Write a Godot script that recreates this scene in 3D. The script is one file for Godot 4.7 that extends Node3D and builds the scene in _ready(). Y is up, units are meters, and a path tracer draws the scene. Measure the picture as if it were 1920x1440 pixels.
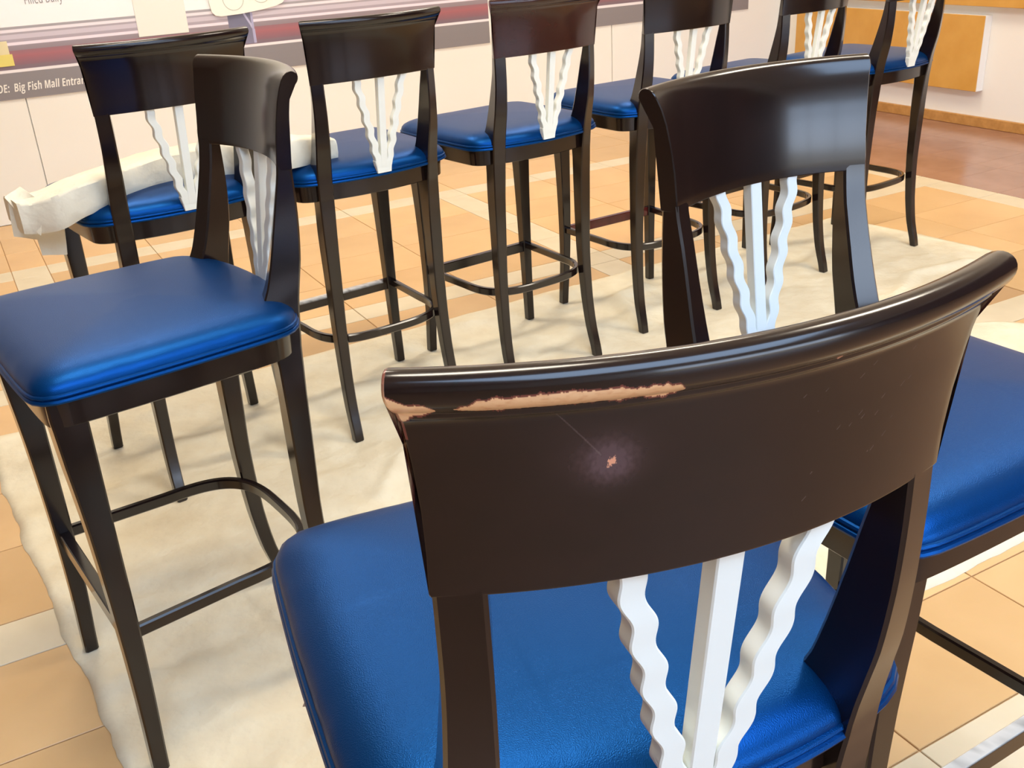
extends Node3D

# Room axes: x along the poster wall, -z towards it, y up. The camera stands at x 0, z 0.
const WALL_Z := -5.86
const WALL_X := 5.6
const LEFT_X := -6.0
const FRONT_Z := 6.0
const TOP_Y := 4.0

var rng := RandomNumberGenerator.new()
var noise := FastNoiseLite.new()
var M := {}
var used := {}


func _ready() -> void:
	rng.seed = 11
	noise.seed = 5
	# ---- camera
	var cam := Camera3D.new()
	cam.name = "camera"
	var p := -0.43567
	var r := -0.058176
	var fwd := Vector3(0, sin(p), cos(p) * -1.0)
	var rt := Vector3(1, 0, 0)
	var up := rt.cross(fwd)
	var rt2 := rt * cos(r) + up * sin(r)
	var up2 := up * cos(r) - rt * sin(r)
	cam.transform = Transform3D(Basis(Vector3.UP, -0.49) * Basis(rt2, up2, -fwd), Vector3(0, 1.34795, 0))
	cam.fov = rad_to_deg(2.0 * atan(720.0 / 1887.29))
	cam.near = 0.05
	cam.far = 100.0
	add_child(cam)
	cam.current = true
	# ---- sky, exposure
	var env := Environment.new()
	var sky := Sky.new()
	var sm := ProceduralSkyMaterial.new()
	sm.sky_top_color = Color(0.70, 0.81, 0.95)
	sm.sky_horizon_color = Color(0.86, 0.92, 1.0)
	sm.ground_bottom_color = Color(0.5, 0.48, 0.45)
	sm.ground_horizon_color = Color(0.62, 0.62, 0.6)
	sm.sky_energy_multiplier = 1.0
	sm.ground_energy_multiplier = 1.0
	sky.sky_material = sm
	env.background_mode = Environment.BG_SKY
	env.sky = sky
	env.background_energy_multiplier = 14.0
	env.tonemap_mode = Environment.TONE_MAPPER_LINEAR
	env.tonemap_exposure = 0.65
	env.sdfgi_enabled = true
	env.ssao_enabled = true
	env.ssil_enabled = true
	var we := WorldEnvironment.new()
	we.name = "environment"
	we.environment = env
	add_child(we)
	# ---- large structure
	make_materials()
	room()
	ceiling_lights()
	floor_tiles()
	wall_boards()
	# ---- objects
	wall_panels()
	posters()
	drop_cloth()
	stools()
	canvas_bundle()


# ------------------------------------------------------------------ helpers
func numbered(called: String) -> String:
	if not used.has(called):
		used[called] = 0
		return called
	used[called] += 1
	return "%s_%03d" % [called, used[called]]


func tag(o: Node, label := "", category := "", group := "", kind := "") -> void:
	if label: o.set_meta("label", label)
	if category: o.set_meta("category", category)
	if group: o.set_meta("group", group)
	if kind: o.set_meta("kind", kind)


func put(called: String, mesh: Mesh, mat: Material, parent: Node = null, at := Vector3.ZERO) -> MeshInstance3D:
	var o := MeshInstance3D.new()
	o.name = numbered(called) if parent == null else called
	o.mesh = mesh
	o.material_override = mat
	o.position = at
	o.cast_shadow = GeometryInstance3D.SHADOW_CASTING_SETTING_ON
	if parent == null:
		add_child(o, true)
	else:
		parent.add_child(o, true)
	return o


func base(called: String, at: Vector3, turn := 0.0) -> Node3D:
	var o := Node3D.new()
	o.name = numbered(called)
	o.position = at
	o.rotation.y = turn
	add_child(o, true)
	return o


# A surface through rings of points; corners sharper than «sharp» degrees stay crisp.
func loft(rings: Array, closed := false, caps := true, sharp := 40.0, uvs: Array = [], cols: Array = []) -> ArrayMesh:
	var n := rings.size()
	var m: int = rings[0].size()
	var segs := n if closed else n - 1
	var mid := Vector3.ZERO
	for ring in rings:
		for q in ring: mid += q
	mid /= float(n * m)
	var fn := PackedVector3Array()
	fn.resize(segs * m)
	var vol := 0.0
	for i in segs:
		var ra: PackedVector3Array = rings[i]
		var rb: PackedVector3Array = rings[(i + 1) % n]
		for j in m:
			var k := (j + 1) % m
			var nn := (rb[k] - ra[j]).cross(rb[j] - ra[k])
			fn[i * m + j] = nn
			vol += ((ra[j] + ra[k] + rb[j] + rb[k]) * 0.25 - mid).dot(nn)
	var sgn := 1.0 if vol > 0.0 else -1.0
	var un := PackedVector3Array()
	un.resize(segs * m)
	for i in segs * m:
		un[i] = fn[i].normalized()
	var cosv := cos(deg_to_rad(sharp))
	var v := PackedVector3Array()
	var nm := PackedVector3Array()
	var uv := PackedVector2Array()
	var cl := PackedColorArray()
	var idx := PackedInt32Array()
	for i in segs:
		for j in m:
			var own := un[i * m + j]
			var b := v.size()
			for c in 4:
				var ci := i + (c >> 1)
				var cj := j + (1 if c == 1 or c == 2 else 0)
				var sum := Vector3.ZERO
				for di in 2:
					var ii := ci - 1 + di
					if closed:
						ii = posmod(ii, segs)
					elif ii < 0 or ii >= segs:
						continue
					for dj in 2:
						var jj := posmod(cj - 1 + dj, m)
						if un[ii * m + jj].dot(own) > cosv:
							sum += fn[ii * m + jj]
				if sum.length_squared() < 1e-24: sum = own
				v.append(rings[ci % n][cj % m])
				nm.append(sum.normalized() * sgn)
				if uvs: uv.append(Vector2(uvs[0][ci % n], uvs[1][cj]))
				if cols: cl.append(cols[ci % n][cj % m])
			if sgn > 0.0:
				idx.append_array([b, b + 2, b + 1, b, b + 3, b + 2])
			else:
				idx.append_array([b, b + 1, b + 2, b, b + 2, b + 3])
	if caps and not closed:
		for e in 2:
			var ring: PackedVector3Array = rings[0] if e == 0 else rings[n - 1]
			var other: PackedVector3Array = rings[1] if e == 0 else rings[n - 2]
			var c := Vector3.ZERO
			var c2 := Vector3.ZERO
			for q in ring: c += q
			for q in other: c2 += q
			c /= float(m)
			c2 /= float(m)
			var cn := Vector3.ZERO
			for j in m: cn += (ring[j] - c).cross(ring[(j + 1) % m] - c)
			cn = cn.normalized()
			if cn.dot(c - c2) < 0.0: cn = -cn
			var b := v.size()
			v.append(c)
			nm.append(cn)
			if uvs: uv.append(Vector2(uvs[0][0 if e == 0 else n - 1], 0.5))
			if cols: cl.append(cols[0 if e == 0 else n - 1][0])
			for j in m:
				v.append(ring[j])
				nm.append(cn)
				if uvs: uv.append(Vector2(uvs[0][0 if e == 0 else n - 1], uvs[1][j]))
				if cols: cl.append(cols[0 if e == 0 else n - 1][j])
			for j in m:
				var a1 := b + 1 + j
				var a2 := b + 1 + (j + 1) % m
				if (v[a1] - c).cross(v[a2] - c).dot(cn) > 0.0:
					idx.append_array([b, a2, a1])
				else:
					idx.append_array([b, a1, a2])
	var arr := []
	arr.resize(Mesh.ARRAY_MAX)
	arr[Mesh.ARRAY_VERTEX] = v
	arr[Mesh.ARRAY_NORMAL] = nm
	if uvs: arr[Mesh.ARRAY_TEX_UV] = uv
	if cols: arr[Mesh.ARRAY_COLOR] = cl
	arr[Mesh.ARRAY_INDEX] = idx
	var mesh := ArrayMesh.new()
	mesh.add_surface_from_arrays(Mesh.PRIMITIVE_TRIANGLES, arr)
	return mesh


func chamfer(poly: Array, c: float) -> PackedVector3Array:
	var out := PackedVector3Array()
	var n := poly.size()
	for i in n:
		var q: Vector3 = poly[i]
		var a: Vector3 = poly[(i + n - 1) % n]
		var b: Vector3 = poly[(i + 1) % n]
		out.append(q + (a - q).normalized() * minf(c, (a - q).length() * 0.4))
		out.append(q + (b - q).normalized() * minf(c, (b - q).length() * 0.4))
	return out


# A box with chamfered top and bottom edges, its base at y 0 and its middle at x 0, z 0.
var boxes := {}
func block(sx: float, sy: float, sz: float, c: float) -> ArrayMesh:
	var key := "%.4f %.4f %.4f %.4f" % [sx, sy, sz, c]
	if boxes.has(key): return boxes[key]
	var rings := []
	for e in [[c, 0.0], [0.0, c], [0.0, sy - c], [c, sy]]:
		var hx: float = sx / 2 - e[0]
		var hz: float = sz / 2 - e[0]
		rings.append(chamfer([Vector3(-hx, e[1], -hz), Vector3(hx, e[1], -hz), Vector3(hx, e[1], hz), Vector3(-hx, e[1], hz)], c))
	boxes[key] = loft(rings, false, true, 20.0)
	return boxes[key]


func slab(st: SurfaceTool, a: Vector3, b: Vector3) -> void:
	var bm := BoxMesh.new()
	bm.size = (b - a).abs()
	st.append_from(bm, 0, Transform3D(Basis(), (a + b) / 2))


func table(t: Array, y: float, col: int) -> float:
	# piecewise smooth look-up in rows sorted by falling first column
	if y >= t[0][0]: return t[0][col]
	for i in t.size() - 1:
		if y >= t[i + 1][0]:
			var f: float = (y - t[i + 1][0]) / (t[i][0] - t[i + 1][0])
			var p0: float = t[mini(i + 2, t.size() - 1)][col]
			var p3: float = t[maxi(i - 1, 0)][col]
			return cubic_interpolate(t[i + 1][col], t[i][col], p0, p3, f)
	return t[t.size() - 1][col]


# ------------------------------------------------------------------ materials
func plain(c: Color, rough: float, spec := 0.5) -> StandardMaterial3D:
	var m := StandardMaterial3D.new()
	m.albedo_color = c
	m.roughness = rough
	m.metallic_specular = spec
	return m


func ntex(freq: float, size: int, ramp: Array, oct := 4, sd := 1, type := FastNoiseLite.TYPE_SIMPLEX_SMOOTH) -> NoiseTexture2D:
	var t := NoiseTexture2D.new()
	t.width = size
	t.height = size
	t.seamless = true
	var f := FastNoiseLite.new()
	f.seed = sd
	f.noise_type = type
	f.frequency = freq
	f.fractal_octaves = oct
	t.noise = f
	var g := Gradient.new()
	g.offsets = PackedFloat32Array([0.0, 1.0])
	g.colors = PackedColorArray([ramp[0], ramp[1]])
	t.color_ramp = g
	return t


func tri(m: StandardMaterial3D, s: float) -> StandardMaterial3D:
	m.uv1_triplanar = true
	m.uv1_world_triplanar = false
	m.uv1_scale = Vector3(s, s, s)
	return m


func make_materials() -> void:
	var wood := plain(Color(1, 1, 1), 0.2, 0.42)
	wood.albedo_texture = ntex(0.012, 256, [Color8(20, 11, 9), Color8(30, 16, 13)], 4, 3)
	tri(wood, 3.0)
	wood.clearcoat_enabled = true
	wood.clearcoat = 0.4
	wood.clearcoat_roughness = 0.12
	M.wood = wood
	var red: StandardMaterial3D = wood.duplicate()
	red.albedo_texture = ntex(0.012, 256, [Color8(70, 22, 20), Color8(96, 32, 28)], 4, 4)
	M.red_wood = red
	M.worn = worn_material()
	var wear := wood.duplicate()
	wear.albedo_texture = null
	wear.vertex_color_use_as_albedo = true
	M.worn_bar = wear
	var blue := plain(Color8(2, 62, 122), 0.37, 0.3)
	blue.metallic = 0.72
	blue.heightmap_enabled = true
	blue.heightmap_scale = 0.03
	blue.heightmap_texture = ntex(0.25, 512, [Color.BLACK, Color.WHITE], 2, 8)
	tri(blue, 6.0)
	M.blue = blue
	M.white = plain(Color8(241, 241, 230), 0.4)
	var canvas := plain(Color(1, 1, 1), 0.9, 0.3)
	canvas.albedo_texture = ntex(0.008, 512, [Color8(222, 208, 178), Color8(236, 226, 200)], 5, 21)
	canvas.heightmap_enabled = true
	canvas.heightmap_scale = 0.4
	canvas.heightmap_texture = ntex(0.02, 512, [Color.BLACK, Color.WHITE], 6, 22)
	tri(canvas, 1.6)
	M.canvas = canvas
	M.bundle = canvas.duplicate()
	M.bundle.albedo_texture = null
	M.bundle.albedo_color = Color8(238, 229, 206)
	M.tan = []
	for i in 4:
		var k: float = [0.97, 1.0, 1.03, 0.985][i]
		var t := plain(Color(1, 1, 1), 0.38, 0.45)
		t.albedo_texture = ntex(0.006, 256, [Color8(int(206 * k), int(165 * k), int(113 * k)), Color8(int(219 * k), int(180 * k), int(129 * k))], 5, 30 + i)
		tri(t, 1.3)
		M.tan.append(t)
	var pale := plain(Color(1, 1, 1), 0.38, 0.45)
	pale.albedo_texture = ntex(0.01, 256, [Color8(206, 190, 158), Color8(220, 205, 176)], 5, 40)
	M.pale = tri(pale, 1.5)
	var pink := plain(Color(1, 1, 1), 0.2, 0.5)
	pink.albedo_texture = ntex(0.01, 256, [Color8(152, 111, 91), Color8(168, 126, 105)], 5, 41)
	M.pink = tri(pink, 1.2)
	M.tan_dark = plain(Color8(160, 122, 90), 0.4)
	M.grout = plain(Color8(188, 150, 106), 0.9)
	M.board = plain(Color8(243, 241, 232), 0.55)
	M.wall = plain(Color8(246, 241, 232), 0.8)
	M.ceiling = plain(Color8(240, 238, 232), 0.9)
	M.orange = plain(Color(1, 1, 1), 0.35)
	M.orange.albedo_texture = ntex(0.02, 256, [Color8(210, 154, 66), Color8(220, 166, 80)], 4, 50)
	tri(M.orange, 1.0)
	M.orange_edge = plain(Color8(226, 170, 84), 0.4)
	M.laminate = plain(Color8(244, 240, 232), 0.4)
	M.skirt = plain(Color(1, 1, 1), 0.5)
	M.skirt.albedo_texture = ntex(0.03, 256, [Color8(178, 126, 64), Color8(206, 152, 86)], 4, 51)
	tri(M.skirt, 2.0)


# ------------------------------------------------------------------ setting
func room() -> void:
	var st := SurfaceTool.new()
	st.begin(Mesh.PRIMITIVE_TRIANGLES)
	slab(st, Vector3(LEFT_X, -0.2, WALL_Z - 0.2), Vector3(WALL_X + 0.2, -0.004, FRONT_Z))
	var f := put("floor", st.commit(), M.grout)
	tag(f, "tan tiled floor with pale tile bands and a pinkish strip by the wall", "floor", "", "structure")
	st = SurfaceTool.new()
	st.begin(Mesh.PRIMITIVE_TRIANGLES)
	slab(st, Vector3(LEFT_X - 0.2, -0.2, WALL_Z - 0.25), Vector3(WALL_X + 0.25, TOP_Y + 0.2, WALL_Z - 0.02))
	var wb := put("wall_back", st.commit(), M.wall)
	tag(wb, "cream hoarding wall of tall flat boards behind the stools", "wall", "", "structure")
	st = SurfaceTool.new()
	st.begin(Mesh.PRIMITIVE_TRIANGLES)
	slab(st, Vector3(WALL_X, -0.2, WALL_Z - 0.02), Vector3(WALL_X + 0.25, TOP_Y + 0.2, FRONT_Z + 0.25))
	var wr := put("wall_right", st.commit(), M.wall)
	tag(wr, "white plaster wall with orange panels to the right of the stools", "wall", "", "structure")
	st = SurfaceTool.new()
	st.begin(Mesh.PRIMITIVE_TRIANGLES)
	slab(st, Vector3(LEFT_X - 0.25, -0.2, WALL_Z - 0.02), Vector3(LEFT_X, TOP_Y + 0.2, FRONT_Z + 0.2))
	tag(put("wall_left", st.commit(), plain(Color8(168, 154, 140), 0.8)), "plain beige wall far off on the left", "wall", "", "structure")
	st = SurfaceTool.new()
	st.begin(Mesh.PRIMITIVE_TRIANGLES)
	# a wide glazed shop-front opening behind the viewer
	slab(st, Vector3(LEFT_X, -0.2, FRONT_Z), Vector3(0.2, TOP_Y + 0.2, FRONT_Z + 0.25))
	slab(st, Vector3(5.2, -0.2, FRONT_Z), Vector3(WALL_X, TOP_Y + 0.2, FRONT_Z + 0.25))
	slab(st, Vector3(0.2, 2.7, FRONT_Z), Vector3(5.2, TOP_Y + 0.2, FRONT_Z + 0.25))
	slab(st, Vector3(0.2, -0.2, FRONT_Z), Vector3(5.2, 0.05, FRONT_Z + 0.25))
	var wf := base("window_1", Vector3(2.7, 0.05, FRONT_Z + 0.1))
	for i in 5: put("mullion", block(0.06, 2.65, 0.08, 0.004), M.laminate, wf, Vector3(-2.47 + i * 1.235, 0, 0))
	put("transom", block(5.0, 0.06, 0.08, 0.004), M.laminate, wf, Vector3(0, 2.1, 0))
	tag(wf, "tall shop window frame behind the viewer", "window", "", "structure")
	tag(put("wall_front", st.commit(), M.wall), "plain pale wall behind the viewer", "wall", "", "structure")
	st = SurfaceTool.new()
	st.begin(Mesh.PRIMITIVE_TRIANGLES)
	# a skylight opening in the ceiling
	var a := Vector3(LEFT_X, TOP_Y, WALL_Z - 0.02)
	var b := Vector3(WALL_X, TOP_Y + 0.2, FRONT_Z)
	var s0 := Vector2(-1.4, 0.8)
	var s1 := Vector2(2.8, 4.0)
	slab(st, a, Vector3(b.x, b.y, s0.y))
	slab(st, Vector3(a.x, a.y, s1.y), b)
	slab(st, Vector3(a.x, a.y, s0.y), Vector3(s0.x, b.y, s1.y))
	slab(st, Vector3(s1.x, a.y, s0.y), Vector3(b.x, b.y, s1.y))
	tag(put("ceiling", st.commit(), M.ceiling), "white ceiling with a wide skylight opening", "ceiling", "", "structure")
	var tr := base("trim_1", Vector3(WALL_X - 0.02, 0.07, 0.0))
	for i in 6: put("panel", block(0.03, 3.2, 1.15, 0.004), plain(Color8(78, 54, 44), 0.5), tr, Vector3(0, 0, -0.6 + i * 1.17))
	tag(tr, "dark timber cladding on the right wall beside the viewer", "cladding", "", "structure")
	# wooden skirting of the right wall
	var sk := put("baseboard_right", block(0.022, 0.062, FRONT_Z - WALL_Z - 0.02, 0.003), M.skirt, null, Vector3(WALL_X - 0.012, 0.0, (WALL_Z + FRONT_Z) / 2))
	tag(sk, "thin light wood skirting along the foot of the white wall", "skirting", "", "structure")


func ceiling_lights() -> void:
	var glow := plain(Color(0.9, 0.9, 0.88), 0.6)
	glow.emission_enabled = true
	glow.emission = Color(1.0, 0.94, 0.84)
	glow.emission_energy_multiplier = 3.0
	var where := [Vector2(0.6, -4.3), Vector2(3.4, -4.3), Vector2(0.6, -1.4), Vector2(3.4, -1.4)]
	for i in where.size():
		var at := Vector3(where[i].x, TOP_Y - 0.05, where[i].y)
		var n := base("ceiling_light", at)
		put("frame", block(1.24, 0.05, 0.64, 0.005), M.laminate, n)
		put("diffuser", block(1.16, 0.012, 0.56, 0.003), glow, n, Vector3(0, -0.01, 0))
		tag(n, ["white ceiling light panel over the back row, towards the left", "white ceiling light panel over the back row, by the orange panels", "white ceiling light panel above the near stool", "white ceiling light panel by the dark timber cladding"][i], "ceiling light", "ceiling lights")
		var l := AreaLight3D.new()
		l.name = "lamp"
		l.area_size = Vector2(1.16, 0.56)
		l.light_color = Color(1.0, 0.955, 0.88)
		l.light_energy = 9.0
		l.shadow_enabled = true
		l.area_range = 20.0
		l.rotation_degrees = Vector3(-90, 0, 0)
		l.position = Vector3(0, -0.02, 0)
		n.add_child(l, true)


func floor_tiles() -> void:
	# joints between tiles along x and along depth, as read off the floor
	var xs := [-0.86, -0.37, 0.10, 0.25, 0.72, 1.20, 1.69, 2.20, 2.35, 2.82, 3.29, 3.76, 4.225, 4.37, 4.78, 5.19, 5.6]
	var ds := [0.53, 0.68, 0.97, 1.11, 1.395, 1.68, 1.98, 2.13, 2.45, 2.76, 3.07, 3.38, 3.52, 3.83, 4.15, 4.46, 4.80, 4.95, 5.26, 5.56, 5.86]
	ds = [0.53, 0.68, 0.83, 1.11, 1.395, 1.68, 1.98, 2.13, 2.45, 2.76, 3.07, 3.38, 3.52, 3.83, 4.15, 4.46, 4.80, 4.95, 5.26, 5.56, 5.86]
	var fl := get_node("floor")
	for i in xs.size() - 1:
		for k in ds.size() - 1:
			var w: float = xs[i + 1] - xs[i]
			var d: float = ds[k + 1] - ds[k]
			var cx: float = (xs[i] + xs[i + 1]) / 2
			var cd: float = (ds[k] + ds[k + 1]) / 2
			var mat: Material = M.tan[rng.randi() % 4]
			if (w < 0.16 and cd < 4.95) or d < 0.151: mat = M.pale
			if xs[i] > 4.3: mat = M.pink
			# tiles that lie well under the drop cloth are left to the bed
			if cd > 1.35 and cd < 2.95 and cx > 0.35 and cx < 1.4 + (cd - 1.1) * 1.55 and cx < 3.1: continue
			var gap := 0.001 if xs[i] > 4.3 else 0.003
			put("tile", block(w - gap, 0.008, d - gap, 0.0003 if gap < 0.002 else 0.0012), mat, fl, Vector3(cx, -0.008, -cd))
	# the rest of the floor, out of the picture: one joined part
	var st := SurfaceTool.new()
	st.begin(Mesh.PRIMITIVE_TRIANGLES)
	var x := LEFT_X
	while x < WALL_X - 0.1:
		var d := -FRONT_Z
		while d < 5.8:
			var cx := x + 0.24
			var cd := d + 0.15
			if not (cx > -0.9 and cd > 0.5):
				if cx < -1.1 or cd < 0.38:
					st.append_from(block(0.485, 0.008, 0.297, 0.0012), 0, Transform3D(Basis(), Vector3(minf(cx, 5.35), -0.008, -cd)))
			d += 0.3
		x += 0.488
	var rest := put("far_tiles", st.commit(), M.tan_dark, fl)
	rest.set_meta("kind", "stuff")


func wall_boards() -> void:
	var wb := get_node("wall_back")
	var e := [-6.0]
	var x := 0.40 - 3.6348
	while x < 5.6:
		if x > -5.9: e.append(x)
		x += 3.6348
	e.append(5.6)
	for i in e.size() - 1:
		var w: float = e[i + 1] - e[i]
		put("board", block(w - 0.005, TOP_Y - 0.004, 0.02, 0.001), M.board, wb, Vector3((e[i] + e[i + 1]) / 2, 0.002, WALL_Z - 0.01))


func wall_panels() -> void:
	for i in 2:
		var z0: float = [-5.70, -5.72][i]
		var z1: float = [-4.147, -2.6][i]
		var y0: float = [0.217, 0.7075][i]
		var y1: float = [0.656, 1.25][i]
		var n := base("wall_panel", Vector3(WALL_X, y0, (z0 + z1) / 2))
		put("core", block(0.06, y1 - y0, z1 - z0, 0.002), M.laminate, n, Vector3(-0.030, 0, 0))
		put("face", block(0.006, y1 - y0, z1 - z0, 0.002), M.orange, n, Vector3(-0.063, 0, 0))
		tag(n, ["lower orange wall panel with white edges, just above the wood skirting", "upper orange wall panel along the top edge, above the shadow gap"][i], "wall panel", "orange panels on the white wall")


func posters() -> void:
	var bands := [
		[0.757, Color8(138, 132, 134), Color8(142, 136, 138)], [0.772, Color8(238, 232, 234), Color8(238, 232, 234)], [0.792, Color8(128, 110, 120), Color8(134, 110, 118)],
		[0.835, Color8(140, 104, 114), Color8(170, 104, 108)], [0.862, Color8(172, 106, 110), Color8(154, 112, 118)], [0.885, Color8(150, 134, 140), Color8(156, 144, 150)],
		[0.901, Color8(240, 228, 238), Color8(240, 228, 238)], [0.915, Color8(176, 164, 174), Color8(180, 168, 178)], [0.936, Color8(208, 198, 208), Color8(208, 198, 208)],
		[0.947, Color8(176, 166, 174), Color8(176, 166, 174)], [0.960, Color8(238, 230, 236), Color8(238, 230, 236)], [0.972, Color8(168, 162, 166), Color8(168, 162, 166)],
		[0.992, Color8(210, 200, 212), Color8(206, 196, 208)], [1.004, Color8(240, 230, 240), Color8(240, 230, 240)], [1.016, Color8(150, 132, 150), Color8(160, 144, 160)],
		[1.036, Color8(206, 196, 208), Color8(206, 196, 208)], [1.05, Color8(240, 232, 240), Color8(240, 232, 240)], [1.07, Color8(150, 130, 148), Color8(166, 148, 166)],
		[1.35, Color8(190, 176, 192), Color8(200, 190, 204)], [1.9, Color8(214, 206, 216), Color8(224, 216, 226)],
	]
	for n in 2:
		var x0: float = [-1.0, 3.168][n]
		var x1: float = [3.108, 5.21][n]
		var y0: float = [0.628, 0.648][n]
		var y1 := 1.6
		var W: int = [1650, 820][n]
		var H := 400
		var im := Image.create(W, H, false, Image.FORMAT_RGB8)
		for row in H:
			var y := y1 - (row + 0.5) / H * (y1 - y0) - (0.0 if n == 0 else 0.004)
			var lo := 0.6
			for b in bands:
				if y < b[0]:
					im.fill_rect(Rect2i(0, row, W, 1), (b[1] as Color).lerp(b[2], (y - lo) / (b[0] - lo)))
					break
				lo = b[0]
		if n == 0:
			var px := func(x: float) -> int: return int((x - x0) / (x1 - x0) * W)
			var py := func(y: float) -> int: return int((y1 - y) / (y1 - y0) * H)
			im.fill_rect(Rect2i(0, 0, px.call(1.413), py.call(0.973)), Color8(250, 250, 250))
			# the printed grey-blue figure below the cut-out
			for row in range(py.call(0.97), py.call(0.775)):
				var f := float(row - py.call(0.97)) / float(py.call(0.775) - py.call(0.97))
				var left: float = 1.495 if f < 0.62 else 1.575
				im.fill_rect(Rect2i(px.call(left), row, px.call(1.632) - px.call(left), 1), Color8(112, 112, 134).lerp(Color8(134, 128, 150), f))
				var sx := 1.565 + 0.06 * clampf(f * 1.6, 0, 1)
				im.fill_rect(Rect2i(px.call(sx), row, 5, 1), Color8(188, 186, 214))
				im.fill_rect(Rect2i(px.call(1.622), row, 5, 1), Color8(176, 172, 204))
		var node := base("poster", Vector3((x0 + x1) / 2, y0, WALL_Z))
		var pm := plain(Color(1, 1, 1), 0.35, 0.5)
		pm.albedo_texture = ImageTexture.create_from_image(im)
		put("backing", block(x1 - x0, y1 - y0, 0.006, 0.001), M.laminate, node, Vector3(0, 0, 0.003))
		var q := QuadMesh.new()
		q.size = Vector2(x1 - x0, y1 - y0)
		put("print", q, pm, node, Vector3(0, (y1 - y0) / 2, 0.0068))
		if n == 0:
			tag(node, "long striped poster with white lettering on its grey bottom bar", "poster", "striped posters on the cream boards")
			lettering(node, "DE:  Big Fish Mall Entrance", Vector3(0.282 - node.position.x, 0.684 - y0, 0.008), 0.054, 0.67, 0.0225, true, M.laminate)
			lettering(node, "Filled Daily", Vector3(0.50 - node.position.x, 1.093 - y0, 0.008), 0.06, 0.62, 0.0, false, plain(Color8(150, 146, 146), 0.6))
		else:
			tag(node, "right-hand striped poster ending near the corner of the room", "poster", "striped posters on the cream boards")
	# things stuck over the poster
	var sh := put("paper_sheet", block(0.262, 0.55, 0.003, 0.0008), M.board, null, Vector3(1.145, 0.866, WALL_Z + 0.009))
	tag(sh, "blank cream sheet hanging over the striped poster", "sheet")
	var note := base("yellow_label", Vector3(0.232, 0.79, WALL_Z + 0.0068))
	put("cream_half", block(0.29, 0.063, 0.004, 0.0008), plain(Color8(232, 220, 176), 0.6), note, Vector3(0, 0.056, 0.002)).set_meta("label", "cream upper half")
	put("yellow_half", block(0.30, 0.056, 0.004, 0.0008), plain(Color8(232, 216, 120), 0.6), note, Vector3(0.006, 0.0, 0.002)).set_meta("label", "yellow lower half")
	tag(note, "cream and yellow label stuck at the left end of the poster", "label")
	var cut := base("cutout", Vector3(1.62, 0.93, WALL_Z + 0.008))
	var prof := []
	for q in [Vector2(-0.212, 0.45), Vector2(-0.214, 0.07), Vector2(-0.207, 0.025), Vector2(-0.19, 0.006), Vector2(-0.16, 0.0), Vector2(-0.05, 0.004), Vector2(0.07, 0.016), Vector2(0.15, 0.028), Vector2(0.19, 0.042), Vector2(0.212, 0.066), Vector2(0.222, 0.11), Vector2(0.215, 0.45)]:
		prof.append(q)
	var rings := []
	for e in [[0.0, 0.998], [0.001, 1.0], [0.009, 1.0], [0.01, 0.996]]:
		var ring := PackedVector3Array()
		for q in prof: ring.append(Vector3(q.x * e[1], 0.2 + (q.y - 0.2) * e[1], e[0]))
		rings.append(ring)
	put("card", loft(rings, false, true, 30.0), plain(Color8(250, 250, 240), 0.5), cut)
	for e in [[-0.082, 0.082, 0.056], [0.075, 0.103, 0.05]]:
		var tm := TorusMesh.new()
		tm.inner_radius = e[2] - 0.002
		tm.outer_radius = e[2] + 0.002
		tm.rings = 40
		tm.ring_segments = 6
		var ro := put("ring", tm, plain(Color8(206, 208, 196), 0.6), cut, Vector3(e[0], e[1], 0.0105))
		ro.rotation_degrees.x = 90
		ro.scale = Vector3(1, 0.4, 1)
	tag(cut, "white rounded cut-out with two thin ring outlines over the poster", "cut-out")


func lettering(parent: Node3D, text: String, at: Vector3, height: float, squeeze: float, slope: float, bold: bool, mat: Material) -> void:
	var fnt := SystemFont.new()
	fnt.font_names = PackedStringArray(["Droid Sans"])
	fnt.font_weight = 700 if bold else 400
	var tm := TextMesh.new()
	tm.text = text
	tm.font = fnt
	tm.font_size = 64
	tm.pixel_size = height / 64.0
	tm.depth = 0.001
	tm.curve_step = 1.0
	tm.horizontal_alignment = HORIZONTAL_ALIGNMENT_LEFT
	var o := put("lettering", tm, mat, parent, at)
	o.transform = Transform3D(Basis(Vector3(squeeze, 0, 0), Vector3(0.16 if bold else 0.0, 1, 0), Vector3(0, 0, 1)), at)


# ------------------------------------------------------------------ drop cloth
var feet: Array[Vector2] = []
const CLOTH_EDGE := [[3.3, 3.48], [3.2, 3.50], [2.8, 3.55], [2.45, 3.60], [2.36, 3.56], [2.31, 3.10], [2.2, 2.90], [2.06, 2.86], [1.98, 2.98], [1.85, 3.02], [1.6, 2.75], [1.3, 2.35], [1.13, 2.1], [1.0, 2.0]]

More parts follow.
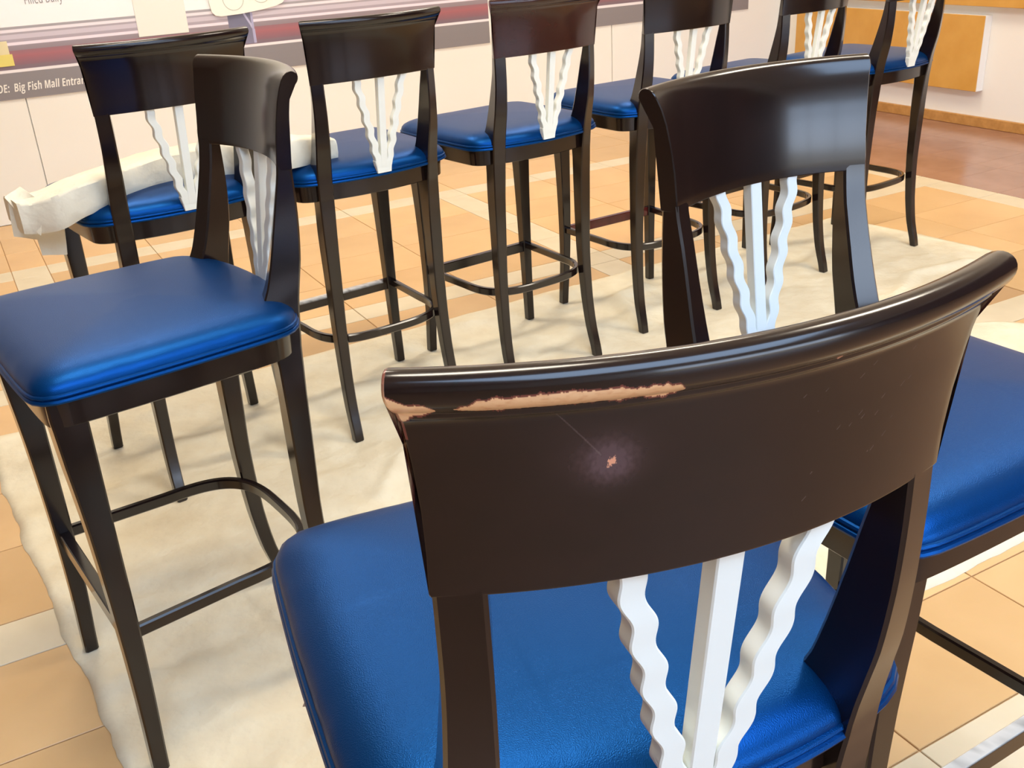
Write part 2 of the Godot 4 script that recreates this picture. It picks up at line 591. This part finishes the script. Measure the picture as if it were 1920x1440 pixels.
func drop_cloth() -> void:
	for sp in SPOTS:
		for f in [Vector2(-0.211, -0.217), Vector2(0.211, -0.217), Vector2(-0.174, 0.208), Vector2(0.174, 0.208)]:
			feet.append(Vector2(sp[0], sp[1]) + f.rotated(-sp[2]))
	var nu := 170
	var nv := 120
	var fold := FastNoiseLite.new()
	fold.seed = 77
	fold.frequency = 1.1
	fold.fractal_type = FastNoiseLite.FRACTAL_RIDGED
	fold.fractal_octaves = 3
	var fine := FastNoiseLite.new()
	fine.seed = 78
	fine.frequency = 9.0
	var v := PackedVector3Array()
	for j in nv + 1:
		var fv := float(j) / nv
		for i in nu + 1:
			var fu := float(i) / nu
			var d := 1.13 + fv * 2.07
			var left := lerpf(0.03, -0.11, clampf((d - 1.13) / 1.7, 0, 1))
			var right := table(CLOTH_EDGE, d, 1)
			var x := lerpf(left, right, fu)
			d = 1.13 + (d - 1.13) * (2.01 + 0.036 * x) / 2.07
			if i == 0 or i == nu: x += fine.get_noise_2d(d * 0.3, i) * 0.016 + fine.get_noise_2d(d * 2.6, i) * 0.003
			if j == 0 or j == nv: d += fine.get_noise_2d(x * 0.3, j + 500) * 0.014
			var q := Vector2(x, -d)
			var warp := Vector2(noise.get_noise_2d(x * 60.0, d * 60.0), noise.get_noise_2d(x * 60.0 + 99, d * 60.0)) * 0.25
			var h := pow(maxf(0.0, fold.get_noise_2d(x + warp.x, d * 1.3 + warp.y) * 0.5 + 0.5), 3.0) * 0.022
			h += (fine.get_noise_2d(x * 0.8, d) * 0.5 + 0.5) * 0.003
			h += ridge(q, [Vector2(2.05, -2.55), Vector2(1.97, -2.75), Vector2(2.05, -2.95), Vector2(2.2, -3.0)], 0.024, 0.024)
			h += ridge(q, [Vector2(1.25, -2.3), Vector2(1.5, -2.75)], 0.02, 0.017)
			h += ridge(q, [Vector2(0.75, -2.15), Vector2(1.1, -2.6)], 0.02, 0.015)
			h += ridge(q, [Vector2(0.62, -1.25), Vector2(0.66, -1.75)], 0.012, 0.007)
			h += ridge(q, [Vector2(0.30, -1.42), Vector2(0.75, -1.52)], 0.012, 0.006)
			h += ridge(q, [Vector2(2.6, -2.2), Vector2(3.1, -2.5), Vector2(3.4, -2.45)], 0.025, 0.017)
			var calm := 1.0
			for ft in feet:
				calm = minf(calm, smoothstep(0.02, 0.10, ft.distance_to(q)))
			h *= calm
			var edge := minf(minf(fu * nu, (1 - fu) * nu), minf(fv * nv, (1 - fv) * nv))
			if edge < 1.0: h *= 0.3
			v.append(Vector3(x, 0.0022 + h if edge >= 0.5 else 0.0018, -d))
	var st := SurfaceTool.new()
	st.begin(Mesh.PRIMITIVE_TRIANGLES)
	st.set_smooth_group(1)
	for q in v: st.add_vertex(q)
	for j in nv:
		for i in nu:
			var a := j * (nu + 1) + i
			var b := a + nu + 1
			for k in [a, b, a + 1, a + 1, b, b + 1]: st.add_index(k)
	# a hem that turns down to the floor all round
	var rim: Array[int] = []
	for i in nu: rim.append(i)
	for j in nv: rim.append(j * (nu + 1) + nu)
	for i in nu: rim.append(nv * (nu + 1) + nu - i)
	for j in nv: rim.append((nv - j) * (nu + 1))
	var first := v.size()
	for k in rim: st.add_vertex(Vector3(v[k].x, 0.0002, v[k].z))
	for i in rim.size():
		var i2 := (i + 1) % rim.size()
		for k in [rim[i], rim[i2], first + i, rim[i2], first + i2, first + i]: st.add_index(k)
	st.generate_normals()
	var c := base("drop_cloth", Vector3.ZERO)
	put("sheet", st.commit(), M.canvas, c)
	# a dark smear of stain
	var sm := PackedVector3Array()
	for i in 10:
		var a := TAU * i / 10.0
		sm.append(Vector3(cos(a) * 0.022, 0, sin(a) * 0.006 * (1.0 + 0.4 * sin(a * 3))))
	var up := PackedVector3Array()
	for q in sm: up.append(q + Vector3(0, 0.0006, 0))
	var stain := put("stain", loft([sm, up]), plain(Color8(120, 100, 88), 0.9), c, Vector3(0.335, 0.0102, -1.52))
	stain.rotation.y = 0.5
	stain.set_meta("label", "small dark smear on the cloth")
	tag(c, "cream canvas drop cloth spread wrinkled on the floor under the stools", "drop cloth")


func ridge(q: Vector2, path: Array, width: float, height: float) -> float:
	var best := 9.0
	for i in path.size() - 1:
		best = minf(best, Geometry2D.get_closest_point_to_segment(q, path[i], path[i + 1]).distance_to(q))
	return height * exp(-best * best / (width * width))


# ------------------------------------------------------------------ stools
const SPOTS := [
	[0.3881, -0.6284, -0.1584, "nearest dark wood bar stool, its top rail rubbed through to pale wood"],
	[0.2377, -1.7499, 1.7028, "dark bar stool on the left turned side-on, blue seat facing left"],
	[0.4446, -2.6650, 0.1253, "bar stool with the folded canvas across its blue seat, first in the back row"],
	[0.9605, -2.7041, 0.1144, "second bar stool in the back row, front footrest worn pale on top"],
	[1.5085, -2.7667, 0.1177, "third bar stool in the back row, reddish brown back hiding the gap between the posters"],
	[2.1070, -2.8691, 0.0644, "fourth bar stool in the back row, with a red front footrest"],
	[2.6831, -2.9180, 0.1478, "fifth bar stool in the back row, standing before the room corner"],
	[3.2133, -2.9334, 0.1323, "last bar stool in the back row, in front of the orange wall panel"],
	[0.9600, -0.8100, 3.1660, "bar stool facing the viewer on the right, its glossy back catching window light"],
]

const POSTS := [
	# y, rear z (mid), front z, inner x, outer x (both at the rear)
	[0.999, 0.2194, 0.1970, 0.1495, 0.1795], [0.96, 0.2198, 0.1905, 0.1495, 0.1797], [0.92, 0.219, 0.181, 0.149, 0.180], [0.885, 0.2165, 0.172, 0.1485, 0.181],
	[0.84, 0.211, 0.160, 0.1475, 0.1825], [0.80, 0.2025, 0.147, 0.1465, 0.183], [0.765, 0.196, 0.130, 0.1455, 0.183], [0.745, 0.1935, 0.120, 0.145, 0.183], [0.725, 0.191, 0.124, 0.1445, 0.183],
	[0.69, 0.187, 0.139, 0.1435, 0.1828], [0.60, 0.1815, 0.139, 0.1435, 0.1825], [0.45, 0.177, 0.140, 0.1455, 0.1815], [0.345, 0.1755, 0.142, 0.148, 0.1815], [0.2, 0.183, 0.153, 0.153, 0.183],
	[0.1, 0.197, 0.169, 0.1565, 0.1855], [0.0, 0.221, 0.195, 0.1605, 0.1875],
]
const FRONTS := [
	# y, rear z, front z, inner x, outer x
	[0.735, -0.190, -0.243, 0.180, 0.228], [0.69, -0.190, -0.242, 0.180, 0.227], [0.5, -0.191, -0.231, 0.182, 0.221], [0.3, -0.192, -0.226, 0.185, 0.218], [0.15, -0.196, -0.226, 0.190, 0.219], [0.0, -0.203, -0.230, 0.198, 0.225],
]
const LEAN := [[1.20, 0.035], [1.142, 0.024], [1.10, 0.0125], [1.06, 0.0055], [1.0, 0.0], [0.7, 0.0]]
const OUTER := [[1.17, 0.1975], [1.134, 0.1955], [1.114, 0.189], [1.085, 0.1845], [1.06, 0.182], [1.03, 0.1803], [1.0, 0.1810], [0.9, 0.1812]]


func arc(x: float) -> float:
	return 0.2525 - 1.2 * x * x


func crest_profile() -> Array:
	var pr := []
	for y in [0.9955, 1.02, 1.05, 1.08, 1.095, 1.109]: pr.append(Vector2(0.0, y))
	pr.append_array([Vector2(0.0004, 1.1135), Vector2(0.0026, 1.1155), Vector2(0.003, 1.1175), Vector2(0.0026, 1.1188)])
	for i in 15:
		var a := lerpf(-1.05, 2.6, i / 14.0)
		pr.append(Vector2(-0.0035 + cos(a) * 0.0128, 1.1315 + sin(a) * 0.0130))
	for q in [Vector2(-0.0172, 1.131), Vector2(-0.0188, 1.119), Vector2(-0.0200, 1.10), Vector2(-0.0212, 1.07), Vector2(-0.0226, 1.04), Vector2(-0.024, 1.01), Vector2(-0.0242, 0.9948), Vector2(-0.0235, 0.9935), Vector2(-0.001, 0.9935)]: pr.append(q)
	return pr


func crest_mesh(with_uv: bool) -> ArrayMesh:
	var pr := crest_profile()
	var rings := []
	var us := []
	var n := 48
	var c := Vector2.ZERO
	for q in pr: c += q
	c /= pr.size()
	for i in range(-1, n + 2):
		var t := clampf(i / float(n), 0.0, 1.0) * 2.0 - 1.0
		var shrink := 1.0
		if i == -1 or i == n + 1: shrink = 0.90
		elif i == 0 or i == n: t *= 0.994
		var ring := PackedVector3Array()
		for q in pr:
			var w: float = table(OUTER, q.y, 1)
			var x := t * w
			var qq: Vector2 = c + (q - c) * Vector2(shrink, 1.0 - (1.0 - shrink) * 0.12)
			# the end of the roll is rounded off
			if qq.y < 1.01: qq.y -= 0.003 * x * x / 0.032
			var nn := Vector2(2.4 * x, 1.0).normalized()
			ring.append(Vector3(x + qq.x * nn.x, qq.y, arc(x) + table(LEAN, q.y, 1) + qq.x * nn.y))
		rings.append(ring)
		us.append(t * 0.5 + 0.5)
	var uvs := []
	if with_uv:
		var vs := [0.0]
		for i in pr.size():
			vs.append(vs[i] + (pr[(i + 1) % pr.size()] - pr[i]).length())
		for i in vs.size(): vs[i] /= 0.37
		uvs = [us, vs]
	return loft(rings, false, true, 38.0, uvs)


func worn_material() -> StandardMaterial3D:
	# the near stool's top rail: rubbed through to pale wood along the roll, a chip and a hazy smudge
	var W := 1024
	var H := 512
	var im := Image.create(W, H, false, Image.FORMAT_RGB8)
	var g := FastNoiseLite.new()
	g.seed = 9
	g.frequency = 0.02
	var e := FastNoiseLite.new()
	e.seed = 10
	e.frequency = 0.06
	var bare := Color8(255, 208, 156)
	var under := Color8(120, 62, 50)
	var cell := 0.37 / H
	for yy in H:
		var s := yy * cell  # metres along the profile, from the lower rear edge upwards
		for xx in W:
			var x := (xx / float(W) - 0.5) * 0.394
			var c := Color8(22, 12, 10).lerp(Color8(32, 17, 14), g.get_noise_2d(xx * 0.3, yy * 2.0) * 0.5 + 0.5)
			if s > 0.105 and s < 0.175:
				var mid := 0.1315 + 0.0015 * sin(x * 40.0)
				var half := 0.0060 + 0.0016 * g.get_noise_2d(xx * 2.0, 7.0)
				if x < -0.188: half += 0.006 * (-0.188 - x) / 0.009
				half *= smoothstep(-0.050, -0.056, x) if x > -0.1 else 1.0
				half *= 1.0 - 0.93 * (smoothstep(-0.182, -0.175, x) - smoothstep(-0.170, -0.150, x))
				var dd := absf(s - mid) + e.get_noise_2d(xx, yy) * 0.0012
				if half > 0.0007 and dd < half: c = bare.lerp(Color8(236, 172, 124), clampf(e.get_noise_2d(xx * 0.7, yy * 3.0), 0, 1))
				elif dd < half + 0.0012 and half > 0.001: c = under
				if x < -0.1957: c = bare.lerp(under, clampf(absf(s - 0.135) / 0.02, 0, 1))
				var nick := Vector2(x + 0.164, (s - 0.147) * 1.0)
				if absf(nick.x - nick.y * 0.5) < 0.0012 and absf(nick.y) < 0.006: c = Color8(16, 9, 8)
			if s < 0.125:
				var q := Vector2(x + 0.0885, s - 0.0815)
				var hz := exp(-q.length_squared() / 0.00020) * 0.75 + exp(-Vector2(q.x + 0.004, q.y * 1.4 - 0.006).length_squared() / 0.0008) * 0.35
				hz *= 0.85 + 0.3 * g.get_noise_2d(xx * 4.0, yy * 6.0)
				c = c.lerp(Color8(112, 88, 92), clampf(hz, 0, 0.7))
				if q.length() < 0.0022 + 0.0022 * e.get_noise_2d(xx * 6.0, yy * 6.0) + (0.0015 if absf(q.x - q.y * 0.7) < 0.001 else 0.0): c = Color8(228, 158, 122)
				var ln := Vector2(x + 0.108, s - 0.104)
				if absf(ln.x * 0.8 + ln.y * 0.62) < 0.0004 and ln.length() < 0.022: c = c.lerp(Color8(110, 96, 92), 0.5)
			var ch := Vector2(x - 0.047, s - 0.1265)
			if ch.length() < 0.0022 + 0.002 * e.get_noise_2d(xx * 5.0, yy * 5.0): c = Color8(206, 140, 110)
			im.set_pixel(xx, yy, c)
	# light scuffs on the right of the board
	rng.seed = 4
	for k in 26:
		var px := int(rng.randf_range(0.55, 0.9) * W)
		var py := int(rng.randf_range(0.05, 0.30) * H)
		var l := rng.randi_range(2, 8)
		for i in l: im.set_pixel(px + i, clampi(py + int(i * 0.5), 0, H - 1), Color8(88, 74, 68))
	var m: StandardMaterial3D = M.wood.duplicate()
	m.uv1_triplanar = false
	m.uv1_scale = Vector3.ONE
	m.albedo_texture = ImageTexture.create_from_image(im)
	return m


func post_mesh(rows: Array, side: float, rear: bool) -> ArrayMesh:
	var ys := []
	for i in rows.size() - 1:
		var k := 3 if rows[i][0] - rows[i + 1][0] > 0.03 else 2
		for j in k: ys.append(lerpf(rows[i][0], rows[i + 1][0], j / float(k)))
	ys.append(0.003)
	ys.append(0.0)
	var rings := []
	for y in ys:
		var zr: float = table(rows, y, 1)
		var zf: float = table(rows, y, 2)
		var xi: float = table(rows, y, 3)
		var xo: float = table(rows, y, 4)
		if y == 0.0:
			zr -= 0.002
			zf += 0.002
			xi += 0.002
			xo -= 0.002
		var slant := 0.0
		var sh := 0.0
		if rear:
			sh = minf((zr - zf) * 0.35, 0.011) * smoothstep(0.55, 0.85, y)
			slant = 0.0066 * smoothstep(0.5, 0.85, y)
		rings.append(chamfer([Vector3(xi * side, y, zr + slant), Vector3(xo * side, y, zr - slant), Vector3((xo - sh) * side, y, zf - slant), Vector3((xi - sh) * side, y, zf + slant)], 0.003))
	return loft(rings, false, true, 30.0)


func seat_outline(scale_in: float) -> PackedVector2Array:
	var half := [Vector2(0.0, -0.263), Vector2(0.10, -0.263), Vector2(0.18, -0.261), Vector2(0.215, -0.257), Vector2(0.232, -0.247), Vector2(0.241, -0.230), Vector2(0.2435, -0.205), Vector2(0.2445, -0.13), Vector2(0.2440, -0.05), Vector2(0.2415, 0.03), Vector2(0.239, 0.09), Vector2(0.236, 0.125), Vector2(0.230, 0.146), Vector2(0.216, 0.163), Vector2(0.19, 0.177), Vector2(0.14, 0.192), Vector2(0.07, 0.2035), Vector2(0.0, 0.207)]
	var cur := Curve2D.new()
	for i in half.size():
		var a: Vector2 = half[maxi(i - 1, 0)]
		var b: Vector2 = half[mini(i + 1, half.size() - 1)]
		var tn: Vector2 = (b - a)
		if i == 0 or i == half.size() - 1: tn = Vector2(1 if i == 0 else -1, 0) * 0.06
		tn = tn.normalized()
		var li: float = (half[i] - a).length() / 3.0
		var lo: float = (b - half[i]).length() / 3.0
		cur.add_point(half[i], -tn * li, tn * lo)
	cur.bake_interval = 0.01
	var out := PackedVector2Array()
	var L := cur.get_baked_length()
	var n := 48
	for i in n + 1: out.append(cur.sample_baked(L * i / n))
	for i in range(n - 1, 0, -1): out.append(Vector2(-out[i].x, out[i].y))
	if scale_in != 0.0:
		var res := PackedVector2Array()
		for i in out.size():
			var t: Vector2 = (out[(i + 1) % out.size()] - out[posmod(i - 1, out.size())]).normalized()
			res.append(out[i] + Vector2(-t.y, t.x) * scale_in)
		return res
	return out


func cushion_mesh() -> ArrayMesh:
	var o := seat_outline(0.0)
	var n := o.size()
	var wob := FastNoiseLite.new()
	wob.seed = 3
	wob.frequency = 14.0
	var rings := []
	# inset in metres from the outline, height
	for e in [[0.010, 0.736], [0.003, 0.741], [0.001, 0.748], [0.0005, 0.754], [0.003, 0.7615], [0.009, 0.769], [0.018, 0.7755], [0.031, 0.781], [0.05, 0.7853]]:
		var ring := PackedVector3Array()
		for i in n:
			var q := Vector2(o[i].x * (1.0 - e[0] / 0.244), (o[i].y + 0.03) * (1.0 - e[0] / 0.235) - 0.03)
			var wv := wob.get_noise_2d(q.x * 2.0, q.y * 2.0) * 0.0018 * (1.0 if e[1] > 0.74 and e[1] < 0.772 else 0.3)
			ring.append(Vector3(q.x * (1.0 + wv), e[1] + wv, q.y * (1.0 + wv)))
		rings.append(ring)
	var c := Vector2(0, -0.03)
	for e in [[0.85, 0.7885], [0.68, 0.7912], [0.5, 0.7932], [0.3, 0.7948], [0.12, 0.7955]]:
		var ring := PackedVector3Array()
		for i in n:
			var q: Vector2 = c + (o[i] - c) * (e[0] * 0.79)
			ring.append(Vector3(q.x, e[1], q.y))
		rings.append(ring)
	return loft(rings, false, true, 60.0)


func welt(y: float, inset: float, r: float) -> Array:
	var o := seat_outline(inset)
	var rings := []
	for i in o.size():
		var t: Vector2 = (o[(i + 1) % o.size()] - o[posmod(i - 1, o.size())]).normalized()
		var nrm := Vector3(-t.y, 0, t.x)
		var ring := PackedVector3Array()
		for k in 8:
			var a := TAU * k / 8.0
			ring.append(Vector3(o[i].x, y, o[i].y) + nrm * cos(a) * r + Vector3.UP * sin(a) * r)
		rings.append(ring)
	return rings


func join(a: ArrayMesh, b: ArrayMesh) -> ArrayMesh:
	var st := SurfaceTool.new()
	st.begin(Mesh.PRIMITIVE_TRIANGLES)
	st.append_from(a, 0, Transform3D())
	st.append_from(b, 0, Transform3D())
	return st.commit()


func apron_mesh() -> ArrayMesh:
	var rings := []
	for e in [[0.016, 0.692], [0.014, 0.694], [0.012, 0.7355], [0.014, 0.737]]:
		var ring := PackedVector3Array()
		for q in seat_outline(e[0]): ring.append(Vector3(q.x, e[1], q.y))
		rings.append(ring)
	return loft(rings, false, true, 40.0)


func slat_mesh(side: float) -> ArrayMesh:
	var rings := []
	var n := 110 if side != 0.0 else 12
	for i in n + 1:
		var t := i / float(n)
		var y := lerpf(0.762, 1.0, t)
		var z := 0.2085 + 0.0305 * pow(t, 0.95)
		var x := side * lerpf(0.0125, 0.0685, t)
		var w := 0.0098 if side == 0.0 else 0.0092
		if side != 0.0:
			x += sin((1.0 - y) / 0.041 * TAU) * 0.0024 * clampf(t * 6.0, 0, 1)
			z -= 1.0 * x * x
		var zz := 0.0085
		rings.append(chamfer([Vector3(x - w, y, z + zz), Vector3(x + w, y, z + zz), Vector3(x + w, y, z - zz), Vector3(x - w, y, z - zz)], 0.0012))
	return loft(rings, false, true, 35.0)


func splat_foot() -> ArrayMesh:
	var rings := []
	for e in [[0.7465, 0.0205, 0.2075], [0.762, 0.0225, 0.2085], [0.779, 0.0268, 0.2107], [0.7805, 0.0260, 0.2109]]:
		rings.append(chamfer([Vector3(-e[1], e[0], e[2] + 0.008), Vector3(e[1], e[0], e[2] + 0.008), Vector3(e[1], e[0], e[2] - 0.008), Vector3(-e[1], e[0], e[2] - 0.008)], 0.0012))
	return loft(rings, false, true, 35.0)


func stretcher_mesh(worn: bool) -> ArrayMesh:
	var rings := []
	var cols := []
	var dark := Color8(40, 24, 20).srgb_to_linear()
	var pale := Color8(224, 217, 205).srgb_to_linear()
	var nz := FastNoiseLite.new()
	nz.seed = 31
	nz.frequency = 18.0
	for i in 41:
		var x := lerpf(-0.192, 0.192, i / 40.0)
		var ring := chamfer([Vector3(x, 0.2985, -0.219), Vector3(x, 0.2985, -0.199), Vector3(x, 0.2655, -0.199), Vector3(x, 0.2655, -0.219)], 0.002)
		ring.insert(4, Vector3(x, 0.289, -0.199))
		rings.append(ring)
		var cc := []
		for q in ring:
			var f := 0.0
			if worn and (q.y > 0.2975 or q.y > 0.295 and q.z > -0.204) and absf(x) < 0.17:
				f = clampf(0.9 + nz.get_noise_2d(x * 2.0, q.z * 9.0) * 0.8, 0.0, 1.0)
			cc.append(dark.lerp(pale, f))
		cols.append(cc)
	return loft(rings, false, true, 35.0, [], cols)


func hoop_mesh() -> ArrayMesh:
	var path := []
	for i in 8: path.append(Vector2(lerpf(0.203, 0.193, i / 8.0), lerpf(-0.205, -0.01, i / 8.0)))
	for i in 41:
		var a := PI * i / 40.0
		var c := cos(a)
		var s := sin(a)
		path.append(Vector2(signf(c) * pow(absf(c), 2 / 3.2) * 0.193, -0.01 + pow(s, 2 / 3.2) * 0.174))
	for i in range(7, -1, -1): path.append(Vector2(-lerpf(0.203, 0.193, i / 8.0), lerpf(-0.205, -0.01, i / 8.0)))
	var rings := []
	for i in path.size():
		var t: Vector2 = (path[mini(i + 1, path.size() - 1)] - path[maxi(i - 1, 0)]).normalized()
		var nrm := Vector3(-t.y, 0, t.x) * 0.0075
		var q := Vector3(path[i].x, 0, path[i].y)
		rings.append(chamfer([q + nrm + Vector3(0, 0.300, 0), q - nrm + Vector3(0, 0.300, 0), q - nrm + Vector3(0, 0.276, 0), q + nrm + Vector3(0, 0.276, 0)], 0.003))
	return loft(rings, false, true, 40.0)


func stools() -> void:
	var n := base("bar_stool", Vector3.ZERO)
	put("seat_cushion", cushion_mesh(), M.blue, n)
	var pip := put("piping", join(loft(welt(0.7415, -0.001, 0.0042), true), loft(welt(0.7490, 0.0005, 0.0036), true)), M.blue, n.get_node("seat_cushion"))
	put("seat_apron", apron_mesh(), M.wood, n)
	put("top_rail", crest_mesh(true), M.wood, n)
	for s in [-1.0, 1.0]: put("rear_post", post_mesh(POSTS, s, true), M.wood, n)
	for s in [-1.0, 1.0]: put("front_leg", post_mesh(FRONTS, s, false), M.wood, n)
	for s in [-1.0, 0.0, 1.0]: put("slat", slat_mesh(s), M.white, n)
	put("slat_foot", splat_foot(), M.white, n)
	put("front_stretcher", stretcher_mesh(false), M.wood, n)
	put("foot_hoop", hoop_mesh(), M.wood, n)
	var worn := stretcher_mesh(true)
	for i in SPOTS.size():
		var o: Node3D = n
		if i > 0:
			o = n.duplicate()
			o.name = numbered("bar_stool")
			add_child(o, true)
		o.position = Vector3(SPOTS[i][0], 0.0018, SPOTS[i][1])
		o.rotation.y = SPOTS[i][2]
		tag(o, SPOTS[i][3], "bar stool", "blue-seated bar stools")
		if i == 3 or i == 8:
			var fs: MeshInstance3D = o.get_node("front_stretcher")
			fs.mesh = worn
			fs.material_override = M.worn_bar
			fs.set_meta("label", "footrest bar with its top worn pale")
		if i == 5:
			(o.get_node("front_stretcher") as MeshInstance3D).material_override = M.red_wood
			o.get_node("front_stretcher").set_meta("label", "red footrest bar")
	M.warm_wood = M.wood.duplicate()
	M.warm_wood.albedo_texture = ntex(0.012, 256, [Color8(46, 19, 16), Color8(58, 25, 21)], 4, 3)
	var third: MeshInstance3D = get_node("bar_stool_004/top_rail")
	third.material_override = M.warm_wood
	third.set_meta("label", "reddish brown top rail")
	var tr: MeshInstance3D = n.get_node("top_rail")
	tr.material_override = M.worn
	tr.set_meta("label", "dark top rail with a rubbed pale streak and a chipped smudge")


# ------------------------------------------------------------------ folded canvas on two stools
func canvas_bundle() -> void:
	var path := [[0.100, 0.738, -2.535, 0.070], [0.131, 0.736, -2.520, 0.072], [0.180, 0.746, -2.482, 0.076], [0.232, 0.765, -2.483, 0.074], [0.289, 0.776, -2.497, 0.070], [0.347, 0.783, -2.537, 0.066], [0.41, 0.785, -2.572, 0.068], [0.466, 0.785, -2.588, 0.074], [0.54, 0.785, -2.582, 0.076], [0.61, 0.785, -2.570, 0.077], [0.68, 0.785, -2.552, 0.077], [0.747, 0.785, -2.540, 0.077], [0.795, 0.785, -2.550, 0.070], [0.835, 0.785, -2.562, 0.063], [0.865, 0.785, -2.564, 0.058], [0.888, 0.785, -2.565, 0.054]]
	var rings := []
	var wob := FastNoiseLite.new()
	wob.seed = 61
	wob.frequency = 6.0
	var steps := 90
	for i in steps + 1:
		var f := i / float(steps) * (path.size() - 1)
		var k := mini(int(f), path.size() - 2)
		var t := f - k
		var a: Array = path[k]
		var b: Array = path[k + 1]
		var a0: Array = path[maxi(k - 1, 0)]
		var b1: Array = path[mini(k + 2, path.size() - 1)]
		var q := []
		for e in 4: q.append(cubic_interpolate(a[e], b[e], a0[e], b1[e], t))
		var h: float = q[3]
		var wide := lerpf(0.16, 0.12, i / float(steps))
		var ring := PackedVector3Array()
		# near face, top and far face, seen along the bundle: (away from the viewer, up)
		var sec := [[0.004, 0.0], [0.0, 0.010], [-0.002, h * 0.35], [0.0, h * 0.7], [0.003, h * 0.92], [0.010, h], [wide * 0.3, h * 1.02], [wide * 0.6, h * 0.97], [wide * 0.9, h * 0.93], [wide, h * 0.8], [wide * 1.02, h * 0.4], [wide, 0.004], [wide * 0.6, 0.0], [wide * 0.3, 0.0]]
		for s in sec.size():
			var w1 := wob.get_noise_2d(q[0] * 2.2, s * 0.35) * 0.0035
			var w2 := wob.get_noise_2d(q[0] * 6.0 + 50, s * 0.5) * 0.0010
			ring.append(Vector3(q[0] - sec[s][0] * 0.12, q[1] + sec[s][1] + (w1 + w2) * (0.3 if sec[s][1] < 0.006 else 1.0), q[2] - sec[s][0] + w1 + w2))
		rings.append(ring)
	var n := base("folded_canvas", Vector3.ZERO)
	put("roll", loft(rings, false, true, 50.0), M.bundle, n)
	# the open end: top layer running out to a tip, back layer and a scrap hanging below it
	put("end_flap", sheet([Vector3(0.156, 0.806, -2.508), Vector3(0.130, 0.735, -2.516), Vector3(0.082, 0.812, -2.610), Vector3(0.122, 0.826, -2.635)], 0.004), M.bundle, n)
	put("hanging_layer", sheet([Vector3(0.087, 0.803, -2.612), Vector3(0.079, 0.719, -2.612), Vector3(0.140, 0.705, -2.585), Vector3(0.165, 0.770, -2.570)], 0.004), M.bundle, n)
	put("hanging_scrap", sheet([Vector3(0.126, 0.735, -2.590), Vector3(0.128, 0.668, -2.590), Vector3(0.182, 0.664, -2.575), Vector3(0.190, 0.740, -2.560)], 0.004), M.bundle, n)
	tag(n, "folded cream canvas lying across the seats of the first two back-row stools", "canvas")


func sheet(q: Array, thick: float) -> ArrayMesh:
	# a soft four-cornered piece of cloth with a thickness
	var nrm: Vector3 = ((q[2] - q[0]) as Vector3).cross(q[3] - q[1]).normalized()
	var rings := []
	var k := 10
	for i in k + 1:
		var u := i / float(k)
		var top := PackedVector3Array()
		var low := PackedVector3Array()
		for j in k + 1:
			var w := j / float(k)
			var pt: Vector3 = (q[0] as Vector3).lerp(q[1], w).lerp((q[3] as Vector3).lerp(q[2], w), u)
			pt += nrm * (noise.get_noise_3d(pt.x * 900, pt.y * 900, pt.z * 900) * 0.006)
			top.append(pt + nrm * thick / 2)
			low.append(pt - nrm * thick / 2)
		low.reverse()
		top.append_array(low)
		rings.append(top)
	return loft(rings, false, true, 50.0)
